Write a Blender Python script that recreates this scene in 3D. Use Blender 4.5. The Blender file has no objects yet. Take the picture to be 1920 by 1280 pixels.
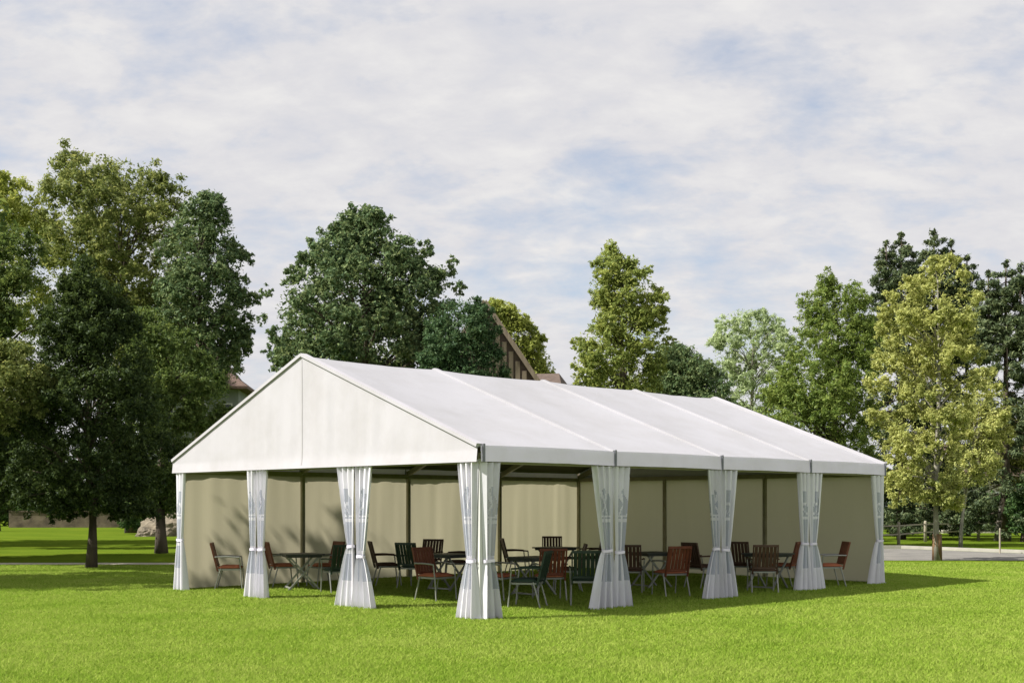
import bpy, bmesh, math, random
import numpy as np
from mathutils import Vector, Matrix, noise as mnoise

random.seed(7)
rng = np.random.default_rng(7)
S = bpy.context.scene
COL = S.collection
R = math.radians

# ------------------------------------------------------------------ camera
F = 2263.6      # focal length in pixels of the 1920 px wide photograph
HZ = 946.1      # horizon row in the photograph
CH = 1.716      # camera height
cam = bpy.data.cameras.new('camera')
cam.sensor_width = 36.0
cam.lens = 36.0 * F / 1920.0
cam.shift_y = (HZ - 640.0) / 1920.0
cam.clip_start = 0.1
cam.clip_end = 2000.0
cam_ob = bpy.data.objects.new('camera', cam)
COL.objects.link(cam_ob)
cam_ob.location = (0, 0, CH)
cam_ob.rotation_euler = (R(90), 0, 0)
S.camera = cam_ob

# ------------------------------------------------------------------ sky
SUN_AZ, SUN_EL = -102.4, 45.0          # clockwise from +Y, above the horizon
W = bpy.data.worlds.new('World')
S.world = W
W.use_nodes = True
nt = W.node_tree
nt.nodes.clear()
N = nt.nodes.new
L = nt.links.new
out = N('ShaderNodeOutputWorld')
bg = N('ShaderNodeBackground')
bg.inputs['Strength'].default_value = 0.1
sky = N('ShaderNodeTexSky')
sky.sky_type = 'NISHITA'
sky.sun_disc = False
sky.sun_elevation = R(SUN_EL)
sky.sun_rotation = R(SUN_AZ % 360)
sky.air_density = 1.0
sky.dust_density = 1.5
tc = N('ShaderNodeTexCoord')
sep = N('ShaderNodeSeparateXYZ')
L(tc.outputs['Generated'], sep.inputs[0])


def vmath(op, a, b=None):
    n = N('ShaderNodeMath')
    n.operation = op
    for i, v in enumerate((a, b)):
        if v is None:
            continue
        if isinstance(v, (int, float)):
            n.inputs[i].default_value = v
        else:
            L(v, n.inputs[i])
    return n.outputs[0]


zz = vmath('ADD', vmath('MAXIMUM', sep.outputs['Z'], 0.0), 0.34)
px_ = vmath('DIVIDE', sep.outputs['X'], zz)
py_ = vmath('DIVIDE', sep.outputs['Y'], zz)
comb = N('ShaderNodeCombineXYZ')
L(px_, comb.inputs[0])
L(py_, comb.inputs[1])


def cloud_noise(scale, detail, rough, sx, sy, rot, off, dist=0.0):
    m = N('ShaderNodeMapping')
    m.inputs['Rotation'].default_value = (0, 0, R(rot))
    m.inputs['Scale'].default_value = (sx, sy, 1)
    m.inputs['Location'].default_value = off
    L(comb.outputs[0], m.inputs['Vector'])
    t = N('ShaderNodeTexNoise')
    t.inputs['Scale'].default_value = scale
    t.inputs['Detail'].default_value = detail
    t.inputs['Roughness'].default_value = rough
    t.inputs['Distortion'].default_value = dist
    L(m.outputs[0], t.inputs['Vector'])
    return t.outputs['Fac']


n_big = cloud_noise(2.0, 6, 0.55, 1.0, 1.0, 35, (3.1, 1.7, 0), 0.1)
n_mid = cloud_noise(7.5, 6, 0.6, 1.0, 1.5, 25, (0.4, 5.2, 0), 0.15)
n_fine = cloud_noise(17.0, 6, 0.6, 1.0, 1.0, 10, (7.4, 2.2, 0), 0.1)
cov = vmath('ADD', vmath('MULTIPLY', n_big, 0.48), vmath('ADD', vmath('MULTIPLY', n_mid, 0.33), vmath('MULTIPLY', n_fine, 0.19)))


def ramp(fac, stops, nodes_new=N, link=L):
    r = nodes_new('ShaderNodeValToRGB')
    e = r.color_ramp.elements
    while len(e) < len(stops):
        e.new(0.5)
    for el, (p, c) in zip(e, stops):
        el.position = p
        el.color = c if len(c) == 4 else (*c, 1)
    link(fac, r.inputs['Fac'])
    return r.outputs['Color']


mask = ramp(cov, [(0.35, (0.42,) * 3), (0.43, (0.74,) * 3), (0.51, (1,) * 3)])
ccol = ramp(n_mid, [(0.30, (3.95, 4.02, 4.36)), (0.5, (4.45, 4.41, 4.55)), (0.68, (4.95, 4.88, 4.86))])
mx = N('ShaderNodeMix')
mx.data_type = 'RGBA'
L(mask, mx.inputs['Factor'])
L(sky.outputs[0], mx.inputs['A'])
L(ccol, mx.inputs['B'])
L(mx.outputs['Result'], bg.inputs['Color'])
L(bg.outputs[0], out.inputs['Surface'])

# ------------------------------------------------------------------ sun
sun = bpy.data.lights.new('sun', 'SUN')
sun.energy = 5.0
sun.angle = R(0.6)
sun.color = (1.0, 0.955, 0.89)
sun_ob = bpy.data.objects.new('sun', sun)
COL.objects.link(sun_ob)
sd = Vector((math.sin(R(SUN_AZ)) * math.cos(R(SUN_EL)), math.cos(R(SUN_AZ)) * math.cos(R(SUN_EL)), math.sin(R(SUN_EL))))
sun_ob.rotation_euler = sd.to_track_quat('Z', 'Y').to_euler()
sun_ob.location = (-30, -8, 40)

# ------------------------------------------------------------------ exposure
vs = S.view_settings
vs.view_transform = 'Standard'
vs.look = 'None'
vs.exposure = 0.75
vs.gamma = 1.0
vs.use_curve_mapping = False
S.render.engine = 'CYCLES'
S.cycles.use_denoising = True
S.cycles.max_bounces = 8
S.cycles.transparent_max_bounces = 16
S.cycles.sample_clamp_indirect = 8


# ================================================================== helpers
def PX(x, d):
    return (x - 960.0) / F * d


def PZ(y, d):
    return CH + (HZ - y) / F * d


def tag(o, label=None, cat=None, group=None, kind=None):
    if label: o['label'] = label
    if cat: o['category'] = cat
    if group: o['group'] = group
    if kind: o['kind'] = kind
    return o


def empty(name, loc=(0, 0, 0), rz=0.0):
    o = bpy.data.objects.new(name, None)
    COL.objects.link(o)
    o.location = loc
    o.rotation_euler = (0, 0, rz)
    o.empty_display_size = 0.2
    return o


def link_mesh(name, me, mat=None, parent=None):
    o = bpy.data.objects.new(name, me)
    COL.objects.link(o)
    if mat is not None and not me.materials:
        me.materials.append(mat)
    if parent is not None:
        o.parent = parent
    return o


def mesh_pd(name, verts, faces, mat=None, parent=None, smooth=False):
    me = bpy.data.meshes.new(name)
    me.from_pydata([tuple(v) for v in verts], [], [tuple(f) for f in faces])
    if smooth:
        me.polygons.foreach_set('use_smooth', [True] * len(me.polygons))
    me.update()
    return link_mesh(name, me, mat, parent)


def mesh_np(name, V, nper, mat=None, parent=None):
    """V: (n*nper,3) vertices, one polygon per nper vertices"""
    V = np.ascontiguousarray(V, dtype=np.float32)
    n = len(V) // nper
    me = bpy.data.meshes.new(name)
    me.vertices.add(len(V))
    me.vertices.foreach_set('co', V.ravel())
    me.loops.add(len(V))
    me.loops.foreach_set('vertex_index', np.arange(len(V), dtype=np.int32))
    me.polygons.add(n)
    me.polygons.foreach_set('loop_start', np.arange(0, len(V), nper, dtype=np.int32))
    me.update(calc_edges=True)
    return link_mesh(name, me, mat, parent)


class MB:
    def __init__(self):
        self.v = []
        self.f = []

    def add(self, vs, fs):
        b = len(self.v)
        self.v += [tuple(v) for v in vs]
        self.f += [tuple(i + b for i in f) for f in fs]

    def box(self, c, s, M=None):
        x, y, z = (k / 2 for k in s)
        vs = [Vector((sx * x, sy * y, sz * z)) for sx in (-1, 1) for sy in (-1, 1) for sz in (-1, 1)]
        if M is not None:
            vs = [M @ v for v in vs]
        vs = [v + Vector(c) for v in vs]
        self.add(vs, [(0, 1, 3, 2), (4, 6, 7, 5), (0, 4, 5, 1), (2, 3, 7, 6), (0, 2, 6, 4), (1, 5, 7, 3)])
        return self

    def bar(self, a, b, w, h, up=(0, 0, 1)):
        a, b = Vector(a), Vector(b)
        t = (b - a)
        ln = t.length
        t.normalize()
        u = Vector(up)
        s = t.cross(u)
        if s.length < 1e-4:
            s = t.cross(Vector((1, 0, 0)))
        s.normalize()
        u = s.cross(t)
        M = Matrix((t, s, u)).transposed()
        self.box((a + b) / 2, (ln, w, h), M)
        return self

    def tube(self, pts, rad, n=8, cap=True):
        pts = [Vector(p) for p in pts]
        if isinstance(rad, (int, float)):
            rad = [rad] * len(pts)
        base = len(self.v)
        for i, p in enumerate(pts):
            t = (pts[min(i + 1, len(pts) - 1)] - pts[max(i - 1, 0)]).normalized()
            a = t.cross(Vector((0, 0, 1)))
            if a.length < 1e-3:
                a = t.cross(Vector((0, 1, 0)))
            a.normalize()
            b = a.cross(t)
            for k in range(n):
                an = 2 * math.pi * k / n
                self.v.append(tuple(p + (a * math.cos(an) + b * math.sin(an)) * rad[i]))
        for i in range(len(pts) - 1):
            for k in range(n):
                k2 = (k + 1) % n
                self.f.append((base + i * n + k, base + i * n + k2, base + (i + 1) * n + k2, base + (i + 1) * n + k))
        if cap:
            self.f.append(tuple(base + k for k in reversed(range(n))))
            self.f.append(tuple(base + (len(pts) - 1) * n + k for k in range(n)))
        return self

    def build(self, name, mat, parent=None, smooth=False):
        return mesh_pd(name, self.v, self.f, mat, parent, smooth)


def copy_tree(o, parent=None):
    c = o.copy()
    COL.objects.link(c)
    if parent is not None:
        c.parent = parent
    for ch in list(o.children):
        copy_tree(ch, c)
    return c


# ================================================================== materials
def new_mat(name):
    m = bpy.data.materials.new(name)
    m.use_nodes = True
    t = m.node_tree
    t.nodes.clear()
    o = t.nodes.new('ShaderNodeOutputMaterial')
    return m, t, o


def tex_noise(t, scale, detail=4, rough=0.55, coord='Object', dist=0.0, vscale=None):
    c = t.nodes.new('ShaderNodeTexCoord')
    n = t.nodes.new('ShaderNodeTexNoise')
    n.inputs['Scale'].default_value = scale
    n.inputs['Detail'].default_value = detail
    n.inputs['Roughness'].default_value = rough
    n.inputs['Distortion'].default_value = dist
    if vscale:
        m = t.nodes.new('ShaderNodeMapping')
        m.inputs['Scale'].default_value = vscale
        t.links.new(c.outputs[coord], m.inputs['Vector'])
        t.links.new(m.outputs[0], n.inputs['Vector'])
    else:
        t.links.new(c.outputs[coord], n.inputs['Vector'])
    return n.outputs['Fac']


def mramp(t, fac, stops):
    return ramp(fac, stops, t.nodes.new, t.links.new)


def bump(t, h, strength, distance):
    b = t.nodes.new('ShaderNodeBump')
    b.inputs['Strength'].default_value = strength
    b.inputs['Distance'].default_value = distance
    t.links.new(h, b.inputs['Height'])
    return b.outputs['Normal']


def surf(name, c1, c2, scale=3.0, rough=0.7, metal=0.0, bs=0.0, bd=0.01, bscale=None, detail=5, vscale=None, spec=0.4):
    m, t, o = new_mat(name)
    p = t.nodes.new('ShaderNodeBsdfPrincipled')
    n = tex_noise(t, scale, detail, vscale=vscale)
    t.links.new(mramp(t, n, [(0.3, c1), (0.7, c2)]), p.inputs['Base Color'])
    p.inputs['Roughness'].default_value = rough
    p.inputs['Metallic'].default_value = metal
    p.inputs['Specular IOR Level'].default_value = spec
    if bs:
        t.links.new(bump(t, tex_noise(t, bscale or scale * 4, 6, vscale=vscale), bs, bd), p.inputs['Normal'])
    t.links.new(p.outputs[0], o.inputs['Surface'])
    return m


def fabric(name, col, tcol, tmix, bs=0.15, vscale=(1, 1, 0.25), rough=0.55):
    m, t, o = new_mat(name)
    p = t.nodes.new('ShaderNodeBsdfPrincipled')
    n = tex_noise(t, 0.9, 7, 0.68)
    d = tuple(c * k for c, k in zip(col, (0.90, 0.895, 0.875)))
    t.links.new(mramp(t, n, [(0.32, d), (0.58, col)]), p.inputs['Base Color'])
    p.inputs['Roughness'].default_value = rough
    p.inputs['Specular IOR Level'].default_value = 0.3
    nm = bump(t, tex_noise(t, 2.6, 5, 0.6, vscale=vscale), bs, 0.05)
    t.links.new(nm, p.inputs['Normal'])
    if tmix > 0:
        tr = t.nodes.new('ShaderNodeBsdfTranslucent')
        tr.inputs['Color'].default_value = (*tcol, 1)
        ms = t.nodes.new('ShaderNodeMixShader')
        ms.inputs[0].default_value = tmix
        t.links.new(p.outputs[0], ms.inputs[1])
        t.links.new(tr.outputs[0], ms.inputs[2])
        t.links.new(ms.outputs[0], o.inputs['Surface'])
    else:
        t.links.new(p.outputs[0], o.inputs['Surface'])
    return m


def leaf_mat(name, dark, mid, light, trans=0.42, clump=0.55, gloss=0.015):
    m, t, o = new_mat(name)
    g = t.nodes.new('ShaderNodeNewGeometry')
    n = tex_noise(t, clump, 3, 0.6)
    mm = t.nodes.new('ShaderNodeMath')
    mm.operation = 'MULTIPLY_ADD'
    mm.inputs[1].default_value = 0.45
    t.links.new(g.outputs['Random Per Island'], mm.inputs[0])
    m2 = t.nodes.new('ShaderNodeMath')
    m2.operation = 'MULTIPLY'
    m2.inputs[1].default_value = 0.62
    t.links.new(n, m2.inputs[0])
    t.links.new(m2.outputs[0], mm.inputs[2])
    col = mramp(t, mm.outputs[0], [(0.22, dark), (0.5, mid), (0.82, light)])
    df = t.nodes.new('ShaderNodeBsdfDiffuse')
    tr = t.nodes.new('ShaderNodeBsdfTranslucent')
    gl = t.nodes.new('ShaderNodeBsdfGlossy')
    gl.inputs['Roughness'].default_value = 0.55
    gl.inputs['Color'].default_value = (0.8, 0.85, 0.8, 1)
    t.links.new(col, df.inputs['Color'])
    hs = t.nodes.new('ShaderNodeHueSaturation')
    hs.inputs['Hue'].default_value = 0.485
    hs.inputs['Value'].default_value = 1.25
    t.links.new(col, hs.inputs['Color'])
    t.links.new(hs.outputs[0], tr.inputs['Color'])
    a = t.nodes.new('ShaderNodeMixShader')
    a.inputs[0].default_value = trans
    t.links.new(df.outputs[0], a.inputs[1])
    t.links.new(tr.outputs[0], a.inputs[2])
    b = t.nodes.new('ShaderNodeMixShader')
    b.inputs[0].default_value = gloss
    t.links.new(a.outputs[0], b.inputs[1])
    t.links.new(gl.outputs[0], b.inputs[2])
    t.links.new(b.outputs[0], o.inputs['Surface'])
    return m


M = {}
M['roof'] = fabric('roof_pvc', (0.385, 0.382, 0.405), (0, 0, 0), 0.0, 0.10, (1, 1, 1))
M['gable'] = fabric('gable_pvc', (0.465, 0.452, 0.482), (0.5, 0.48, 0.45), 0.03, 0.22, (1, 1, 0.12))
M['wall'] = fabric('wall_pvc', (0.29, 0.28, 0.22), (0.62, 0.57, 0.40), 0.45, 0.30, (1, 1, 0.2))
M['curtain'] = fabric('curtain_pvc', (0.80, 0.79, 0.85), (0.6, 0.58, 0.6), 0.12, 0.1, (1, 1, 0.3))
M['valance'] = fabric('valance_pvc', (0.86, 0.80, 0.97), (0.5, 0.5, 0.5), 0.04, 0.12, (1, 1, 1))
M['bounce_blocker'] = surf('bounce_blocker_dark', (0.10, 0.10, 0.055), (0.13, 0.125, 0.07), 2, 0.9, spec=0.1)  # dark olive for the added under-roof sheet that swallows bounced light
M['seam'] = surf('seam_pvc', (0.36, 0.35, 0.36), (0.41, 0.40, 0.41), 4, 0.6)
M['alu'] = surf('aluminium', (0.42, 0.43, 0.42), (0.52, 0.52, 0.51), 5, 0.42, 0.85)
M['shaded_alu'] = surf('shaded_inner_frame', (0.26, 0.24, 0.15), (0.33, 0.31, 0.2), 5, 0.5, 0.2)  # aluminium frame with the tent's inner shade put into its colour
M['joint'] = surf('joint_strap', (0.12, 0.13, 0.16), (0.2, 0.2, 0.23), 6, 0.5)
m, t, o = new_mat('clear_film')
p = t.nodes.new('ShaderNodeBsdfPrincipled')
p.inputs['Base Color'].default_value = (0.50, 0.52, 0.60, 1)
p.inputs['Roughness'].default_value = 0.22
p.inputs['Specular IOR Level'].default_value = 0.5
p.inputs['Alpha'].default_value = 0.82
t.links.new(bump(t, tex_noise(t, 9, 3), 0.2, 0.02), p.inputs['Normal'])
t.links.new(p.outputs[0], o.inputs['Surface'])
M['film'] = m
M['red_wood'] = surf('terracotta_slat', (0.13, 0.036, 0.017), (0.22, 0.066, 0.03), 8, 0.5, vscale=(1, 1, 0.2))
M['red_seat'] = surf('terracotta_cushion', (0.36, 0.11, 0.05), (0.46, 0.16, 0.08), 6, 0.8)
M['brown_wood'] = surf('dark_brown_slat', (0.06, 0.03, 0.018), (0.10, 0.05, 0.03), 8, 0.55, vscale=(1, 1, 0.2))
M['brown_seat'] = surf('dark_brown_cushion', (0.07, 0.035, 0.022), (0.11, 0.055, 0.035), 6, 0.8)
M['green_wood'] = surf('dark_green_slat', (0.018, 0.035, 0.022), (0.03, 0.055, 0.035), 8, 0.5)
M['green_seat'] = surf('dark_green_cushion', (0.02, 0.04, 0.025), (0.035, 0.06, 0.04), 6, 0.8)
M['leg'] = surf('grey_steel_leg', (0.28, 0.29, 0.26), (0.36, 0.36, 0.33), 6, 0.45, 0.4)
M['table'] = surf('dark_table', (0.03, 0.035, 0.032), (0.055, 0.06, 0.05), 7, 0.45)
M['bark'] = surf('bark_brown', (0.045, 0.035, 0.025), (0.12, 0.095, 0.07), 3, 0.95, 0, 0.7, 0.03, 14, vscale=(2, 2, 0.4))
M['bark_grey'] = surf('bark_grey', (0.17, 0.16, 0.13), (0.32, 0.30, 0.25), 4, 0.9, 0, 0.5, 0.02, 16, vscale=(2, 2, 0.4))
M['guard'] = surf('brown_trunk_guard', (0.10, 0.055, 0.025), (0.17, 0.10, 0.045), 6, 0.8)
M['rock'] = surf('rock_tan', (0.10, 0.088, 0.065), (0.25, 0.21, 0.15), 1.6, 0.95, 0, 0.8, 0.08, 5)
M['stone'] = surf('old_stone', (0.09, 0.07, 0.05), (0.20, 0.16, 0.11), 1.8, 0.95, 0, 0.6, 0.04, 8)
M['render_wall'] = surf('pale_render', (0.50, 0.47, 0.39), (0.60, 0.56, 0.46), 1.2, 0.9)
M['grey_wall'] = surf('grey_render', (0.20, 0.22, 0.22), (0.28, 0.30, 0.29), 1.2, 0.9)
M['tile'] = surf('brown_roof_tile', (0.085, 0.055, 0.045), (0.16, 0.105, 0.08), 6, 0.85, 0, 0.5, 0.03, 20)
M['timber'] = surf('tan_timber', (0.22, 0.17, 0.125), (0.36, 0.29, 0.215), 4, 0.85, vscale=(3, 3, 0.4))
M['timber_dark'] = surf('dark_timber', (0.085, 0.062, 0.05), (0.13, 0.095, 0.075), 4, 0.85)
M['glass'] = surf('window_glass', (0.03, 0.035, 0.045), (0.05, 0.06, 0.07), 2, 0.1, spec=0.6)
M['white_paint'] = surf('white_paint', (0.62, 0.62, 0.60), (0.70, 0.70, 0.68), 3, 0.6)
M['fence_wood'] = surf('weathered_wood', (0.26, 0.23, 0.17), (0.40, 0.36, 0.28), 5, 0.9, vscale=(2, 2, 0.4))
M['asphalt'] = surf('pale_asphalt', (0.13, 0.125, 0.115), (0.20, 0.19, 0.17), 1.2, 0.95, 0, 0.3, 0.01, 60)
M['gravel'] = surf('pale_gravel', (0.30, 0.27, 0.21), (0.42, 0.38, 0.30), 2.5, 0.95, 0, 0.4, 0.01, 50)
M['kerbstone'] = surf('kerb_stone', (0.30, 0.285, 0.25), (0.38, 0.36, 0.32), 3, 0.9)


def lawn_mat(name, scale_up):
    m, t, o = new_mat(name)
    p = t.nodes.new('ShaderNodeBsdfPrincipled')
    n1 = tex_noise(t, 0.35, 6, 0.65)
    n2 = tex_noise(t, 9.0, 6, 0.7)
    mm = t.nodes.new('ShaderNodeMath')
    mm.operation = 'MULTIPLY_ADD'
    mm.inputs[1].default_value = 0.55
    t.links.new(n1, mm.inputs[0])
    m2 = t.nodes.new('ShaderNodeMath')
    m2.operation = 'MULTIPLY'
    m2.inputs[1].default_value = 0.45
    t.links.new(n2, m2.inputs[0])
    t.links.new(m2.outputs[0], mm.inputs[2])
    k = scale_up
    c = mramp(t, mm.outputs[0], [(0.36, (0.105 * k, 0.175 * k, 0.014 * k)), (0.5, (0.150 * k, 0.225 * k, 0.022 * k)), (0.64, (0.20 * k, 0.265 * k, 0.024 * k))])
    t.links.new(c, p.inputs['Base Color'])
    p.inputs['Roughness'].default_value = 0.9
    p.inputs['Specular IOR Level'].default_value = 0.0
    t.links.new(bump(t, tex_noise(t, 30, 5, 0.7), 0.6, 0.03), p.inputs['Normal'])
    t.links.new(p.outputs[0], o.inputs['Surface'])
    return m


M['lawn'] = lawn_mat('lawn_ground', 0.62)
m, t, o = new_mat('grass_blade')
g = t.nodes.new('ShaderNodeNewGeometry')
n1 = tex_noise(t, 0.45, 6, 0.65)
n2 = tex_noise(t, 5.0, 4, 0.65)
a1 = t.nodes.new('ShaderNodeMath'); a1.operation = 'MULTIPLY_ADD'; a1.inputs[1].default_value = 0.54
t.links.new(n1, a1.inputs[0])
a2 = t.nodes.new('ShaderNodeMath'); a2.operation = 'MULTIPLY_ADD'; a2.inputs[1].default_value = 0.30
t.links.new(n2, a2.inputs[0])
a3 = t.nodes.new('ShaderNodeMath'); a3.operation = 'MULTIPLY'; a3.inputs[1].default_value = 0.28
t.links.new(g.outputs['Random Per Island'], a3.inputs[0])
t.links.new(a3.outputs[0], a2.inputs[2])
t.links.new(a2.outputs[0], a1.inputs[2])
gc = mramp(t, a1.outputs[0], [(0.28, (0.165, 0.29, 0.028)), (0.5, (0.265, 0.385, 0.048)), (0.70, (0.375, 0.455, 0.10))])
df = t.nodes.new('ShaderNodeBsdfDiffuse')
tr = t.nodes.new('ShaderNodeBsdfTranslucent')
t.links.new(gc, df.inputs['Color'])
t.links.new(gc, tr.inputs['Color'])
ms = t.nodes.new('ShaderNodeMixShader'); ms.inputs[0].default_value = 0.4
t.links.new(df.outputs[0], ms.inputs[1]); t.links.new(tr.outputs[0], ms.inputs[2])
t.links.new(ms.outputs[0], o.inputs['Surface'])
M['grass'] = m

# leaf kinds: dark, mid, light
M['leaf_olive'] = leaf_mat('leaf_olive', (0.064, 0.098, 0.026), (0.161, 0.205, 0.054), (0.321, 0.343, 0.106), 0.4, 0.35)
M['leaf_yellowgreen'] = leaf_mat('leaf_yellow_green', (0.120, 0.162, 0.030), (0.258, 0.312, 0.060), (0.432, 0.462, 0.120), 0.4)
M['leaf_deep'] = leaf_mat('leaf_deep_green', (0.038, 0.066, 0.018), (0.095, 0.151, 0.036), (0.196, 0.249, 0.063))
M['leaf_dark'] = leaf_mat('leaf_dark', (0.013, 0.028, 0.009), (0.039, 0.066, 0.017), (0.105, 0.151, 0.039), 0.35, 0.7)
M['leaf_chestnut'] = leaf_mat('leaf_chestnut', (0.041, 0.082, 0.036), (0.116, 0.181, 0.074), (0.255, 0.306, 0.124), 0.3, 0.6)
M['leaf_ivy'] = leaf_mat('leaf_ivy', (0.022, 0.050, 0.022), (0.054, 0.110, 0.043), (0.120, 0.180, 0.072), 0.3)
M['leaf_spire'] = leaf_mat('leaf_spire', (0.099, 0.143, 0.040), (0.230, 0.295, 0.070), (0.416, 0.449, 0.120))
M['leaf_pale'] = leaf_mat('leaf_pale', (0.171, 0.241, 0.121), (0.343, 0.432, 0.212), (0.583, 0.665, 0.362), 0.4)
M['leaf_bright'] = leaf_mat('leaf_bright', (0.062, 0.116, 0.022), (0.148, 0.217, 0.041), (0.296, 0.363, 0.092), 0.4)
M['leaf_gold'] = leaf_mat('leaf_gold', (0.165, 0.205, 0.064), (0.373, 0.408, 0.119), (0.595, 0.600, 0.218), 0.4)
M['leaf_conifer'] = leaf_mat('leaf_conifer', (0.029, 0.048, 0.024), (0.074, 0.106, 0.048), (0.176, 0.207, 0.086), 0.15)
M['leaf_hedge'] = leaf_mat('leaf_hedge', (0.025, 0.056, 0.020), (0.062, 0.121, 0.039), (0.126, 0.201, 0.057), 0.25)

# ================================================================== ground
def sheet(name, pts, z, mat, nx=1):
    return mesh_pd(name, [(x, y, z) for x, y in pts], [tuple(range(len(pts)))], mat)


tag(sheet('lawn', [(-500, -60), (500, -60), (500, 700), (-500, 700)], 0.0, M['lawn']), kind='structure')
tag(sheet('road', [(9.0, 37.3), (70, 37.0), (70, 41.4), (18.2, 42.4), (15.2, 47.4), (6.0, 48.2), (4.5, 45.0)], 0.006, M['asphalt']), kind='structure')
tag(sheet('garden_path', [(-70, 34.3), (-8, 34.6), (3, 36.2), (9.2, 37.35), (4.6, 44.8), (2, 38.4), (-8, 35.7), (-70, 35.3)], 0.010, M['gravel']), kind='structure')
kb = MB()
kp = [(4.3, 48.6), (6.0, 48.5), (15.4, 47.7), (18.4, 42.65), (70, 41.65)]
for a, b in zip(kp[:-1], kp[1:]):
    kb.bar((a[0], a[1], 0.05), (b[0], b[1], 0.05), 0.16, 0.13)
tag(kb.build('kerb', M['kerbstone']), kind='structure')

# ================================================================== tent
TH = 0.7971
O2 = Vector((-0.4835, 18.066, 0))
VD = Vector((math.sin(TH), math.cos(TH), 0))
UD = Vector((-math.cos(TH), math.sin(TH), 0))
HE, HT, HR = 2.369, 2.611, 4.332        # eave bottom, eave top, ridge
TL, TW = 12.0, 9.0
tent = empty('party_tent', O2, math.pi / 2 - TH)
tag(tent, 'large white gabled party tent with tied back curtains standing on the lawn', 'tent')


def roof_z(y):
    return HT + (HR - HT) * (1 - abs(y - TW / 2) / (TW / 2))


def grid_mesh(fn, na, nb):
    V = [fn(i / na, j / nb) for j in range(nb + 1) for i in range(na + 1)]
    Fc = [(j * (na + 1) + i, j * (na + 1) + i + 1, (j + 1) * (na + 1) + i + 1, (j + 1) * (na + 1) + i) for j in range(nb) for i in range(na)]
    return V, Fc


def wob(x, y, s, k):
    return mnoise.noise(Vector((x * s, y * s, k)))


# roof panels, one per bay and slope
for side in (0, 1):
    for b in range(4):
        def rf(a, c, b=b, side=side):
            x = b * 3 + a * 3
            if b == 0 and a == 0: x = -0.06
            if b == 3 and a == 1: x = TL + 0.06
            y = -0.07 + c * (TW / 2 + 0.07)
            z = HT - 0.02 + (HR - HT + 0.02) * c
            sag = 0.085 * math.sin(math.pi * a) ** 0.8 * min(1, 0.15 + c * 2.2) * (0.34 + 0.66 * math.sin(math.pi * min(1, c)))
            wr = 0.012 * wob(x * 1.3, y * 0.8, 1.5, b + 9 * side) * math.sin(math.pi * a)
            if side: y = TW - y
            return (x, y, z - sag + wr)
        V, Fc = grid_mesh(rf, 18, 22)
        rp = mesh_pd('roof_panel', V, Fc, M['roof'], tent, True)
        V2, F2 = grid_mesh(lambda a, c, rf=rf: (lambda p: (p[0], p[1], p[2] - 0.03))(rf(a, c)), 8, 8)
        mesh_pd('bounce_blocker', V2, F2, M['bounce_blocker'], rp, True)  # added sheet below the roof fabric, keeps bounced light off the interior
# rails that hold the roof sheets, rafters beneath them
for k in range(5):
    x = min(max(k * 3.0, 0.0), TL)
    for side in (0, 1):
        ya, yb = (-0.07, TW / 2) if side == 0 else (TW + 0.07, TW / 2)
        MB().bar((x, ya, HT - 0.008), (x, yb, HR + 0.008), 0.09, 0.04).build('roof_rail', M['roof'], tent)
        y1, y2 = (0.0, TW / 2) if side == 0 else (TW, TW / 2)
        MB().bar((x, y1, HT - 0.17), (x, y2, HR - 0.17), 0.07, 0.11).build('rafter', M['shaded_alu'], tent)
for yy, zz_ in ((TW / 2, HR - 0.12), (TW / 4, HT + (HR - HT) / 2 - 0.16), (3 * TW / 4, HT + (HR - HT) / 2 - 0.16)):
    MB().bar((0, yy, zz_), (TL, yy, zz_), 0.06, 0.07).build('purlin', M['shaded_alu'], tent)

# valances on the long sides
for side in (0, 1):
    for b in range(4):
        def vf(a, c, b=b, side=side):
            x = b * 3 + 0.012 + a * 2.976
            if b == 0 and a == 0: x = -0.05
            if b == 3 and a == 1: x = TL + 0.05
            bow = 0.010 * math.sin(math.pi * a)
            y = -0.075 - 0.012 * (1 - c) + 0.006 * wob(x, c, 2.2, b)
            if side: y = TW - y
            return (x, y, HE - 0.005 + bow + 0.004 * wob(x, 3, 3, b) * (1 - c) + (HT - HE) * c)
        V, Fc = grid_mesh(vf, 24, 4)
        mesh_pd('valance', V, Fc, M['valance'], tent, True)
    for k in range(5):
        yb = -0.092 if side == 0 else TW + 0.092
        MB().box((min(max(k * 3.0, 0.0), TL), yb, (HE + HT) / 2 + 0.004), (0.045, 0.016, HT - HE + 0.03)).build('valance_joint', M['joint'], tent)

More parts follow.
